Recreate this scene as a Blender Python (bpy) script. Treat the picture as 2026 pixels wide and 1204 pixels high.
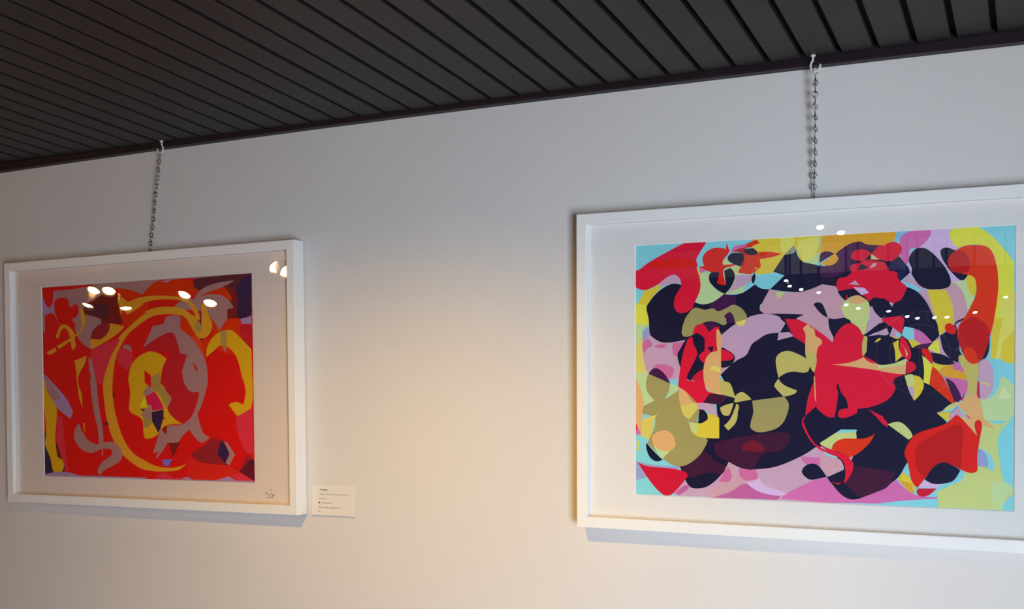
import bpy, bmesh, math, random
from mathutils import Vector, Matrix, geometry

for o in list(bpy.data.objects):
    bpy.data.objects.remove(o)
S = bpy.context.scene
COL = S.collection
random.seed(7)

# ------------------------------------------------------------------ camera
EYE = 1.75                                   # camera height above the floor
CAM_D = 1.8374                               # camera distance from the picture wall (y = 0)
yaw, pitch, roll = -0.441814, -0.013158, -0.008598
fw = Vector((math.sin(yaw)*math.cos(pitch), math.cos(yaw)*math.cos(pitch), math.sin(pitch)))
r0 = Vector((math.cos(yaw), -math.sin(yaw), 0)); u0 = r0.cross(fw)
rt = r0*math.cos(roll) + u0*math.sin(roll); up = -r0*math.sin(roll) + u0*math.cos(roll)
cam = bpy.data.cameras.new('camera'); cam.sensor_width = 36.0
cam.lens = 2190.23*36.0/2026.0
cam.shift_y = (785.24-602.0)/2026.0
cam.clip_start = 0.02
cam_o = bpy.data.objects.new('camera', cam); COL.objects.link(cam_o)
M = Matrix((rt, up, -fw)).transposed().to_4x4(); M.translation = Vector((0, -CAM_D, EYE))
cam_o.matrix_world = M
S.camera = cam_o

# ------------------------------------------------------------------ light and exposure
SKY = 29.5                                    # overcast daylight beyond the shop window
W = bpy.data.worlds.new('overcast_sky'); S.world = W; W.use_nodes = True
bg = W.node_tree.nodes['Background']; bg.inputs[0].default_value = (0.67, 0.83, 1.0, 1); bg.inputs[1].default_value = SKY
X0, X1, Y0 = -7.0, 1.7, -6.3                 # room: left wall, right wall, back wall (picture wall at y = 0)
AX, AY = 0.40, -2.35                         # the shopfront steps in: its wall faces the pictures at y = AY, from x = AX to X1
WX0, WX1, WZ0, WZ1 = 0.50, 1.60, 0.10, 1.80  # shop window opening in that wall
pl = bpy.data.lights.new('window_portal', 'AREA'); pl.shape = 'RECTANGLE'
pl.size = WX1-WX0; pl.size_y = WZ1-WZ0; pl.cycles.is_portal = True
plo = bpy.data.objects.new('window_portal', pl); COL.objects.link(plo)
plo.location = ((WX0+WX1)/2, AY-.17, (WZ0+WZ1)/2); plo.rotation_euler = (math.radians(90), 0, 0)
S.view_settings.view_transform = 'Standard'; S.view_settings.look = 'None'
S.view_settings.gamma = 1.0; S.view_settings.use_curve_mapping = False
S.view_settings.exposure = 0.0

# ------------------------------------------------------------------ helpers
def lin(c):
    return tuple(((v/255)/12.92 if v/255 <= .04045 else ((v/255+.055)/1.055)**2.4) for v in c)

def material(name, col, rough=.5, var=.04, scale=30, bump=0, bscale=200, metal=0, coat=0, spec=.5, stretch=(1, 1, 1)):
    m = bpy.data.materials.new(name); m.use_nodes = True
    nt = m.node_tree; N = nt.nodes; L = nt.links; p = N['Principled BSDF']
    tc = N.new('ShaderNodeTexCoord'); mp = N.new('ShaderNodeMapping'); mp.inputs['Scale'].default_value = stretch
    L.new(tc.outputs['Object'], mp.inputs['Vector'])
    nz = N.new('ShaderNodeTexNoise'); nz.inputs['Scale'].default_value = scale; nz.inputs['Detail'].default_value = 5
    L.new(mp.outputs[0], nz.inputs['Vector'])
    mx = N.new('ShaderNodeMix'); mx.data_type = 'RGBA'
    mx.inputs[6].default_value = (*[max(0, c*(1-var)) for c in col], 1)
    mx.inputs[7].default_value = (*[min(1, c*(1+var)) for c in col], 1)
    L.new(nz.outputs['Fac'], mx.inputs[0]); L.new(mx.outputs[2], p.inputs['Base Color'])
    p.inputs['Roughness'].default_value = rough; p.inputs['Metallic'].default_value = metal
    p.inputs['Specular IOR Level'].default_value = spec
    if coat: p.inputs['Coat Weight'].default_value = coat
    if bump:
        n2 = N.new('ShaderNodeTexNoise'); n2.inputs['Scale'].default_value = bscale; n2.inputs['Detail'].default_value = 6
        L.new(mp.outputs[0], n2.inputs['Vector'])
        b = N.new('ShaderNodeBump'); b.inputs['Strength'].default_value = bump; b.inputs['Distance'].default_value = .002
        L.new(n2.outputs['Fac'], b.inputs['Height']); L.new(b.outputs[0], p.inputs['Normal'])
    return m

def glass_material(name, ior=1.5):
    m = bpy.data.materials.new(name); m.use_nodes = True
    nt = m.node_tree; N = nt.nodes; L = nt.links
    N.remove(N['Principled BSDF'])
    geo = N.new('ShaderNodeNewGeometry')
    mi = N.new('ShaderNodeMapRange'); mi.inputs['To Min'].default_value = ior; mi.inputs['To Max'].default_value = 1/ior
    L.new(geo.outputs['Backfacing'], mi.inputs['Value'])
    fr = N.new('ShaderNodeFresnel'); L.new(mi.outputs[0], fr.inputs['IOR'])
    tr = N.new('ShaderNodeBsdfTransparent'); gl = N.new('ShaderNodeBsdfGlossy'); gl.inputs['Roughness'].default_value = 0.0
    mx = N.new('ShaderNodeMixShader'); L.new(fr.outputs[0], mx.inputs[0]); L.new(tr.outputs[0], mx.inputs[1]); L.new(gl.outputs[0], mx.inputs[2])
    L.new(mx.outputs[0], N['Material Output'].inputs[0])
    return m

def glow_material(name, col, strength):
    m = bpy.data.materials.new(name); m.use_nodes = True
    nt = m.node_tree; N = nt.nodes; L = nt.links; N.remove(N['Principled BSDF'])
    e = N.new('ShaderNodeEmission'); e.inputs[0].default_value = (*col, 1); e.inputs[1].default_value = strength
    L.new(e.outputs[0], N['Material Output'].inputs[0]); return m

def obj(name, bm, mats, parent=None, smooth=False):
    me = bpy.data.meshes.new(name); bm.to_mesh(me); bm.free()
    for m in (mats if isinstance(mats, (list, tuple)) else [mats]): me.materials.append(m)
    if smooth:
        for p in me.polygons: p.use_smooth = True
    o = bpy.data.objects.new(name, me); COL.objects.link(o)
    if parent: o.parent = parent
    return o

def share(name, src, parent, loc=(0, 0, 0), rot=(0, 0, 0)):
    o = src.copy(); o.name = name; COL.objects.link(o); o.parent = parent; o.location = loc; o.rotation_euler = rot
    return o

def tag(o, label, cat, group=None):
    o['label'] = label; o['category'] = cat
    if group: o['group'] = group
    return o

def thing(name, label, cat, loc, rot=(0, 0, 0), group=None):
    o = bpy.data.objects.new(name, None); COL.objects.link(o); o.location = loc; o.rotation_euler = rot; o.empty_display_size = .05
    return tag(o, label, cat, group)

def struct(name, bm, mats, parent=None):
    o = obj(name, bm, mats, parent)
    if not parent: o['kind'] = 'structure'
    return o

def box(bm, x0, x1, y0, y1, z0, z1, bev=0, mi=0):
    v = [bm.verts.new(p) for p in ((x0, y0, z0), (x1, y0, z0), (x1, y1, z0), (x0, y1, z0), (x0, y0, z1), (x1, y0, z1), (x1, y1, z1), (x0, y1, z1))]
    fs = [bm.faces.new([v[i] for i in q]) for q in ((3, 2, 1, 0), (4, 5, 6, 7), (0, 1, 5, 4), (1, 2, 6, 5), (2, 3, 7, 6), (3, 0, 4, 7))]
    for f in fs: f.material_index = mi
    if bev:
        es = list({e for f in fs for e in f.edges})
        bmesh.ops.bevel(bm, geom=es, offset=bev, segments=1, affect='EDGES', profile=.5)
    return bm

def bx(*a, **k): return box(bmesh.new(), *a, **k)

def tube(bm, pts, r, n=8, closed=False, radii=None):
    pts = [Vector(p) for p in pts]; rings = []
    prev = None
    for i, p in enumerate(pts):
        a = pts[i-1] if (i or closed) else p; b = pts[(i+1) % len(pts)] if (i+1 < len(pts) or closed) else p
        t = (b-a).normalized()
        if prev is None:
            h = Vector((0, 0, 1)) if abs(t.z) < .9 else Vector((1, 0, 0)); nrm = t.cross(h).normalized()
        else:
            nrm = (prev - t*prev.dot(t)).normalized()
        prev = nrm; bn = t.cross(nrm); rr = radii[i] if radii else r
        rings.append([bm.verts.new(p + (nrm*math.cos(2*math.pi*k/n)+bn*math.sin(2*math.pi*k/n))*rr) for k in range(n)])
    m = len(rings)
    for i in range(m if closed else m-1):
        A, B = rings[i], rings[(i+1) % m]
        for k in range(n): bm.faces.new((A[k], A[(k+1) % n], B[(k+1) % n], B[k]))
    if not closed:
        bm.faces.new(rings[0][::-1]); bm.faces.new(rings[-1])
    bmesh.ops.recalc_face_normals(bm, faces=bm.faces)
    return bm

def lathe(bm, prof, n=20):
    rings = []
    for r, z in prof: rings.append([bm.verts.new((r*math.cos(2*math.pi*k/n), r*math.sin(2*math.pi*k/n), z)) for k in range(n)])
    for A, B in zip(rings, rings[1:]):
        for k in range(n): bm.faces.new((A[k], A[(k+1) % n], B[(k+1) % n], B[k]))
    if prof[0][0] > 1e-6: bm.faces.new(rings[0][::-1])
    if prof[-1][0] > 1e-6: bm.faces.new(rings[-1])
    bmesh.ops.remove_doubles(bm, verts=bm.verts, dist=1e-6)
    bmesh.ops.recalc_face_normals(bm, faces=bm.faces)
    return bm

def text_mesh(body, size, bold=0.0, align='LEFT', space=1.0):
    cu = bpy.data.curves.new('t', 'FONT'); cu.body = body; cu.size = size; cu.align_x = align; cu.space_character = space
    cu.offset = bold; cu.resolution_u = 2
    o = bpy.data.objects.new('t', cu); COL.objects.link(o)
    dg = bpy.context.evaluated_depsgraph_get(); me = bpy.data.meshes.new_from_object(o.evaluated_get(dg))
    bpy.data.objects.remove(o); bpy.data.curves.remove(cu)
    return me

# ------------------------------------------------------------------ materials
WALL = material('painted_plaster', lin((224, 219, 214)), .85, .02, 6, bump=.25, bscale=420, spec=.2)
CEIL = material('black_brown_planks', lin((38, 33, 34)), .5, .22, 9, bump=.15, bscale=90, spec=.35, stretch=(1, .06, 1))
GAP = material('groove_backing', lin((14, 12, 13)), .9)
TRIM = material('dark_plum_moulding', lin((34, 22, 28)), .5, .1, 40, spec=.25)
FLOOR = material('floor_boards', lin((136, 96, 72)), .5, .15, 5, bump=.1, stretch=(1, 8, 1))
ROSE = material('muted_rose_plaster', lin((150, 118, 108)), .85, .03, 6)
DARKW = material('charcoal_wall', lin((62, 52, 50)), .8, .06, 8)
WHITE = material('white_lacquer', lin((246, 244, 240)), .38, .01, 20, spec=.5)
MATB = material('white_mat_board', lin((240, 237, 233)), .9, .008, 300, spec=.15)
WARMLIT_MATB = material('warm_lit_mat_board', lin((243, 226, 214)), .9, .008, 300, spec=.15)  # mat board with the orange-pink light on the left picture mixed into its colour
BEVEL = material('mat_bevel_core', lin((250, 249, 246)), .8, .01)
BACK = material('backing_board', lin((150, 120, 88)), .9)
STEEL = material('zinc_plated_steel', (.42, .45, .46), .30, .1, 60, metal=1.0)
HOOK = material('white_coated_hook', lin((222, 226, 222)), .4)
PAPER = material('card_stock', lin((232, 226, 219)), .85, .01, 200, spec=.2)
INK = material('black_ink', lin((60, 48, 40)), .8)
PENCIL = material('pencil_grey', lin((110, 98, 88)), .8)
BLACKM = material('black_metal', lin((28, 28, 30)), .45)
PALE = material('pale_band', lin((210, 208, 205)), .8, .02)
VINYL = material('white_vinyl', lin((225, 225, 228)), .6)
GLASS = glass_material('picture_glass')
WGLASS = glass_material('window_glass')
WARM = glow_material('warm_bulb', (1.0, .50, .14), 300)
COOL = glow_material('white_bulb', (1.0, .95, .88), 60)

# ------------------------------------------------------------------ the room
SL = 0.0662; HP = EYE + 0.514                # ceiling rises away from the picture wall
def cz(y): return HP - SL*y
struct('floor', bx(X0-.2, X1+.2, Y0-.2, .2, -.12, 0), FLOOR)
struct('wall_front', bx(X0-.2, X1+.2, 0, .2, 0, HP+.03), WALL)
struct('wall_left', bx(X0-.2, X0, Y0, 0, 0, HP+.45), ROSE)
zb = cz(Y0)+.05
struct('wall_back', bx(X0-.2, X1+.2, Y0-.2, Y0, 0, zb), DARKW)
struct('wall_right', bx(X1, X1+.2, AY-.2, 0, 0, HP+.2), WALL)
struct('wall_alcove', bx(AX, AX+.2, Y0, AY-.2, 0, HP+.45), ROSE)
b = bmesh.new()
box(b, AX, WX0, AY-.2, AY, 0, HP+.2); box(b, WX1, X1, AY-.2, AY, 0, HP+.2)
box(b, WX0, WX1, AY-.2, AY, 0, WZ0); box(b, WX0, WX1, AY-.2, AY, WZ1, HP+.2)
struct('wall_entrance', b, WALL)
b = bmesh.new(); w = .04; ya, yb_ = AY-.14, AY-.03
box(b, WX0, WX1, ya, yb_, WZ0, WZ0+w); box(b, WX0, WX1, ya, yb_, WZ1-w, WZ1)
box(b, WX0, WX0+w, ya, yb_, WZ0+w, WZ1-w); box(b, WX1-w, WX1, ya, yb_, WZ0+w, WZ1-w)
win = struct('window_1', b, WHITE)
obj('pane', bx(WX0+w, WX1-w, AY-.09, AY-.084, WZ0+w, WZ1-w), WGLASS, win)

# ceiling: sloping deck with separate planks under it, grooves between them
def slab(x0, x1, y0, y1, lo, hi, bev=0.0):
    bm = bmesh.new(); box(bm, x0, x1, y0, y1, lo, hi, bev)
    for v in bm.verts: v.co.z += -SL*v.co.y
    return bm
ceil = struct('ceiling', slab(X0-.2, X1+.2, Y0-.2, .2, HP+.013, HP+.15), GAP)
PITCH, GW = 0.0561, 0.0088
src = None; n = 0
x = -0.0545 + PITCH*32
while x > X0 + PITCH:
    if x - PITCH < X1:
        if src is None:
            src = obj('plank', slab(-PITCH+GW/2, -GW/2, Y0, -.012, HP, HP+.0135, .0012), CEIL, ceil); p = src
        else:
            p = share('plank', src, ceil)
        p.location = (x, 0, random.uniform(-.0006, .0006))
    x -= PITCH

# moulding between ceiling and picture wall (slightly crowned along its run)
def trim_z(x):
    t = (x+1.1)/1.1
    return EYE + .4995 + .0085*max(0, 1-t*t)
b = bmesh.new(); prev = None; xs = [X0] + [-2.4+.1*i for i in range(28)] + [X1]
for x in xs:
    z = trim_z(x); top = HP + .02
    ring = [b.verts.new(q) for q in ((x, 0, z), (x, -.019, z), (x, -.0225, z+.003), (x, -.0225, top), (x, 0, top))]
    if prev:
        for i in range(5): b.faces.new((prev[i], prev[(i+1) % 5], ring[(i+1) % 5], ring[i]))
    else: b.faces.new(ring)
    prev = ring
b.faces.new(prev[::-1]); bmesh.ops.recalc_face_normals(b, faces=b.faces)
trim = struct('trim_1', b, TRIM)
st = None
for sx in (-1.93, -1.575, -1.33, -1.21, -.735):
    z = trim_z(sx)+.013
    if st is None:
        bb = bmesh.new(); tube(bb, [(-.003, -.0225, 0), (-.003, -.0245, 0), (.003, -.0245, .001), (.003, -.0225, .001)], .0006, 6)
        st = obj('staple', bb, STEEL, trim); st.location = (sx, 0, z)
    else: share('staple', st, trim, (sx, 0, z))
struct('baseboard_front', bx(X0, X1, -.014, 0, 0, .09, .002), TRIM)
struct('trim_2', bx(X0, X1, Y0, Y0+.03, EYE+.72, zb-.05), PALE)

# ------------------------------------------------------------------ flat prints
def spline(pts):
    """closed outline: Catmull-Rom through the points, broken at corner points"""
    n = len(pts); out = []
    for i in range(n):
        p0, p1, p2, p3 = pts[i-1], pts[i], pts[(i+1) % n], pts[(i+2) % n]
        a = Vector(p1[:2]); d = Vector(p2[:2])
        t1 = Vector((0, 0)) if p1[2] else (d - Vector(p0[:2]))*.5
        t2 = Vector((0, 0)) if p2[2] else (Vector(p3[:2]) - a)*.5
        seg = (d-a).length
        if p1[2] and not p2[2]: t1 = (d-a)*1.5 - t2*.5
        if p2[2] and not p1[2]: t2 = (d-a)*1.5 - t1*.5
        k = 1 if (p1[2] and p2[2]) else max(2, min(7, int(seg/5)+2))
        for j in range(k):
            s = j/k
            q = a*(2*s**3-3*s**2+1) + t1*(s**3-2*s**2+s) + d*(-2*s**3+3*s**2) + t2*(s**3-s**2)
            out.append(q)
    return out

PW, PH = .594, .4275                          # printed sheet as framed
def build_print(data, palette, base, y0, parent, ox, oz):
    mats = []; idx = {}
    def mat_for(key):
        if key not in idx:
            col = palette[key]
            idx[key] = len(mats); mats.append(material('print_ink', col, .55, .05, 120, spec=.25))
        return idx[key]
    bm = bmesh.new(); boxes = []
    def add(poly, key, lev):
        y = y0 - lev*.00002
        vs = [bm.verts.new((ox-PW/2+q.x/594*PW, y, oz-PH/2+q.y/420*PH)) for q in poly]
        for t in geometry.tessellate_polygon([[Vector((q.x, q.y, 0)) for q in poly]]):
            try: f = bm.faces.new([vs[i] for i in t])
            except ValueError: continue
            f.normal_update()
            if f.normal.y > 0: f.normal_flip()
            f.material_index = mat_for(key)
    add([Vector(q) for q in ((0, 0), (594, 0), (594, 420), (0, 420))], base, 0)
    for ln in data.strip().split('\n'):
        t = ln.split(); pts = []
        for w_ in t[1:]:
            c = w_.endswith('!'); a, d = w_.rstrip('!').split(',')
            pts.append((float(a), float(d), c))
        poly = [Vector((min(594, max(0, q.x)), min(420, max(0, q.y)))) for q in spline(pts)]
        cl = [poly[0]]
        for q in poly[1:]:
            if (q-cl[-1]).length > .15: cl.append(q)
        if (cl[0]-cl[-1]).length < .15: cl.pop()
        if len(cl) < 3: continue
        xa, xb = min(q.x for q in cl), max(q.x for q in cl); ya, yb = min(q.y for q in cl), max(q.y for q in cl)
        lev = 1 + max([l for (a, c_, d, e, l) in boxes if a < xb and c_ > xa and d < yb and e > ya], default=0)
        boxes.append((xa, xb, ya, yb, lev)); add(cl, t[0], lev)
    return obj('print', bm, mats, parent)

PAL_RIGHT = {   # ink colours, linear reflectance
    'CY': (0.278, 0.774, 0.833), 'YE': (0.879, 0.694, 0.050), 'YG': (0.900, 0.883, 0.076), 'YG2': (0.900, 0.841, 0.159), 'GC': (0.631, 0.819, 0.386),
    'TY': (0.854, 0.751, 0.182), 'LV': (0.692, 0.429, 0.579), 'BL': (0.371, 0.428, 0.714), 'PK2': (0.749, 0.173, 0.392), 'PK': (0.772, 0.181, 0.479),
    'PKD': (0.622, 0.139, 0.389), 'TN': (0.900, 0.515, 0.199), 'YE2': (0.820, 0.710, 0.142), 'CR': (0.900, 0.004, 0.044), 'MV': (0.725, 0.410, 0.480),
    'LM': (0.795, 0.554, 0.855), 'PG': (0.690, 0.774, 0.268), 'PG2': (0.828, 0.900, 0.454), 'BC': (0.256, 0.617, 0.846), 'OG': (0.890, 0.445, 0.026),
    'SL': (0.357, 0.346, 0.255), 'NV': (0.004, 0.004, 0.036), 'PU': (0.067, 0.005, 0.077), 'MR': (0.059, 0.004, 0.039), 'MRR': (0.208, 0.004, 0.028),
    'NVL': (0.004, 0.004, 0.035), 'RO2': (0.900, 0.003, 0.003), 'RR': (0.900, 0.010, 0.006), 'RO': (0.900, 0.037, 0.003), 'DR': (0.635, 0.004, 0.006),
    'OL': (0.446, 0.382, 0.131), 'OL2': (0.670, 0.578, 0.154), 'CR2': (0.682, 0.004, 0.033), 'CRB': (0.743, 0.004, 0.039), 'SLN': (0.010, 0.014, 0.082),
    'CRP': (0.695, 0.018, 0.143), 'TN2': (0.695, 0.086, 0.263),
}
PAL_LEFT = {   # ink colours, linear reflectance
    'RD': (0.900, 0.006, 0.007), 'MG': (0.516, 0.256, 0.248), 'VI': (0.502, 0.304, 0.538), 'OR': (0.900, 0.035, 0.002), 'MR': (0.264, 0.013, 0.014),
    'DP': (0.143, 0.022, 0.039), 'DPB': (0.046, 0.018, 0.081), 'CRD': (0.696, 0.013, 0.025), 'ORD': (0.900, 0.079, 0.016), 'YO': (0.900, 0.407, 0.023),
    'OLV': (0.535, 0.336, 0.083), 'MRD': (0.411, 0.017, 0.029), 'CRM': (0.900, 0.038, 0.074), 'YLW': (0.900, 0.490, 0.011), 'YLW2': (0.900, 0.860, 0.009),
    'CRM2': (0.900, 0.008, 0.111), 'BLU': (0.223, 0.212, 0.798), 'DPR': (0.167, 0.009, 0.030), 'ORX': (0.900, 0.022, 0.011),
}
ART_LEFT = """
MG 0,420! 317,420! 594,420! 593,378! 467,393 301,372! 316,386! 183,342 123,345 92,337! 0,318!
VI 0,408! 38,420! 40,395 34,362 8,358 0,370!
RD 0,418! 33,418! 36,398 28,378 16,376 3,395!
RD 0,419! 155,419! 143,415 72,411 0,411!
RD 39,388 56,394 78,391 85,373 93,375 105,379 113,367 105,350 92,346 98,324 61,325 46,348 37,373
RD 8,356! 33,360 52,330 45,294 7,284!
MG 99,346! 123,358 129,345 116,319 101,317!
MG 129,349! 153,352 177,343 180,334 159,321 146,300 149,278! 122,292 104,315 123,332
OR 178,393! 232,407 316,386! 315,356! 259,326! 227,330 207,333 184,360
OR 302,393! 339,416 386,417 441,417 468,405 454,385 399,373 330,379 301,374!
MR 127,369 142,379 172,391 196,398 231,392 234,353 242,331 207,333 180,334 177,343 141,353 126,353
DP 133,371 166,378 196,372 204,354 189,342 168,349 141,355
RD 386,418! 449,416! 443,404 433,413
VI 353,415! 381,418! 370,412!
DP 444,417! 588,419 593,412 591,344 584,332 556,331 546,360 515,396 457,393 441,404
DPB 552,390! 562,400 590,416 592,358 589,336 558,333
MR 515,392! 546,395 556,376 554,331! 530,331! 530,351! 510,376
OR 440,373! 467,391 510,399! 528,391 541,368 494,381!
MG 440,373! 462,393 494,403 549,408! 526,398 478,386
MG 385,359! 413,375 440,375 478,382 510,380 533,369 546,352! 530,350! 528,300 523,263! 516,274 508,296 493,324 472,347 440,351
OR 530,331! 561,330! 566,317 592,314! 591,257! 529,259! 492,281
CRD 561,311 581,318 592,314! 591,257! 570,286
VI 563,329! 592,334! 592,318! 566,319!
OR 472,347! 493,328 508,303 492,281 465,261! 444,294 482,293 490,318
ORD 409,312! 439,315 455,294 470,254! 447,270 420,295
OR 407,331! 418,339 431,324 444,303 423,299 407,314
CRD 300,280! 351,302 382,305 398,271! 417,260! 384,263 350,268 317,271
YO 228,387! 243,387! 257,376! 292,385! 316,386! 302,386! 364,385 413,378 440,365 453,348 458,331! 448,336 432,359 408,373 372,377 330,377 301,372! 295,366 257,350! 243,364! 237,351!
YO 301,352! 338,361 383,361 413,356 432,345 450,336! 460,323 462,360! 467,366! 480,343 490,318 482,301 466,293 452,295 437,313 418,337 385,345 338,345 301,333! 294,329 259,309 232,278 217,246 210,202! 210,180 218,137 237,89 266,55 310,36! 295,40! 332,28 368,25 399,29 417,36! 393,21 357,17 323,17 295,21! 309,18! 280,25 237,50 208,85 191,128 183,180 182,202! 187,236 203,272 233,304 259,322 294,344 315,352!
OLV 450,331! 460,323! 461,310 450,305 442,315
DPB 459,348! 461,348! 461,319! 458,323!
DPB 456,292! 466,293! 462,288!
YO 204,333! 248,325! 227,310 188,292 149,278! 148,300 176,299 198,314
MRD 148,301! 153,317 171,330 195,335 204,331 201,316 182,302
YO 114,367! 123,367 131,353 129,331 113,314 98,306! 103,286! 91,277! 85,298! 51,281! 43,288! 85,304! 79,320 67,327 55,319! 50,305! 40,307! 45,319! 58,334 77,333 92,322 101,310! 120,327 120,347
YO 11,275! 38,285! 43,277! 22,270
YO 97,255! 134,265! 127,246 111,226 105,203! 102,226
YO 102,225! 108,225! 108,203 117,181 119,152! 110,172 105,199
YO 120,118! 124,118! 127,95! 123,102!
MG 140,261! 152,254 157,230 163,202! 163,202 168,159 179,102 180,76! 214,76 234,57 231,39 207,26 183,17 168,4! 162,16 177,34 204,50 202,61 178,63! 179,47! 175,49! 175,63! 142,53 111,62 93,84 94,102 108,117! 118,99 136,80 166,71! 165,102 152,148 144,203 148,225! 142,230
MG 241,282! 256,286 267,275 264,253 249,254
CRM 152,278! 200,292 233,297 211,268 193,235 181,202! 163,202! 151,252! 146,269
CRM 223,267! 241,278 270,266 258,232 229,246
VI 0,227! 8,223! 67,175 90,141! 82,127! 42,151 23,175 5,203
MG 8,220! 27,200 52,173! 26,171 11,202
DPB 0,92! 3,101! 18,47! 58,37! 64,26 51,3 0,3!
MR 35,74! 53,66 61,34! 36,39
YLW 0,214! 5,214! 11,189 39,153 38,119 34,81 40,43! 64,32! 55,12 43,3! 26,11 17,41 2,70 6,101 0,160!
CRM 41,133! 57,126 62,75 73,3 58,30 37,81!
DP 177,116! 194,120! 198,112!
DP 210,191! 217,176! 210,173!
VI 0,4! 64,10 116,0! 0,0!
YLW 314,269! 322,270 345,264 365,253! 353,232 346,200! 349,200 374,180 375,166 366,149 381,130 406,117! 367,115 350,107! 339,96! 325,88 305,85 296,94! 311,85! 298,96 293,126 262,141 257,152 261,184 256,210 256,213 266,243 290,261
OLV 324,216! 344,226! 348,200! 349,196 374,180 375,166 366,147 343,179 322,187! 323,215!
RD 302,230! 313,224! 321,219! 321,192! 301,205! 303,205!
MG 297,183! 313,200! 321,190! 326,185! 318,179! 304,177! 303,177!
YLW2 288,152! 302,175! 308,162 305,151!
CRM2 304,176! 318,179! 326,185! 335,181! 353,155! 355,148! 323,144! 320,156! 309,156!
DPB 321,142! 355,147! 354,130! 346,109! 339,98! 322,122!
DP 297,148! 306,150! 297,143! 296,143! 288,149!
MG 297,143! 320,156! 321,128! 297,130! 293,137!
OLV 297,130! 321,128! 322,119! 308,107! 297,111!
MR 352,131! 360,128! 351,126!
MG 329,324! 357,327 368,341 404,340 405,315 433,295 468,254! 475,228 475,198! 475,198 461,161 447,138! 452,122 462,99 480,90! 459,78 443,86 425,105! 408,94 394,78! 364,77! 349,58! 332,43! 332,49! 341,58! 323,55! 345,107! 350,103! 361,94! 364,113! 406,116! 431,132 445,157 453,184! 429,184 413,201 408,220! 408,229 422,260! 403,263! 395,288 382,307 351,302 300,278!
RD 438,245! 449,230 451,224! 441,232
MR 352,106! 364,114! 361,95!
CRD 349,217! 349,200! 353,232 367,251 392,262 421,260! 408,229 408,216! 413,201 429,184 452,182! 442,155 428,132 403,122! 379,132 366,149 377,170 360,189
MR 367,76! 398,79! 380,48!
BLU 348,41! 377,44! 366,29! 353,29!
YLW 473,254! 476,275 492,295 514,306 540,307 558,295 591,267! 592,216! 591,160 578,138 558,133 547,138! 530,156! 548,162 568,156! 574,186 564,217! 569,196! 557,242 544,263 526,275 508,276 492,266
OLV 510,307! 528,307! 526,273! 513,276!
MG 516,274! 526,273! 523,262!
MRD 427,55! 467,74 500,87 594,45! 594,3! 530,33! 488,32 445,41
CRM 547,130! 591,150! 592,57! 575,59! 557,87
RD 531,75! 575,57! 556,22! 525,36!
DPR 582,45! 594,45! 594,3! 556,21!
DPB 510,84! 531,60! 518,37! 498,56!
MG 517,82! 524,81! 545,55! 530,33! 520,38! 531,56!
DPB 586,45! 593,43! 593,35! 582,34!
ORX 418,55! 451,39 530,33! 556,20! 514,5 450,1 418,7!
VI 490,1! 527,11! 550,1!
CRM 323,0! 346,14 363,13! 379,4! 418,7! 423,1!
VI 401,2! 415,8! 434,1!
CRM 530,12! 556,20! 594,2! 550,2!
VI 0,3! 309,3! 295,0! 594,3! 594,0! 295,0! 309,0! 0,0!
"""
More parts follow.
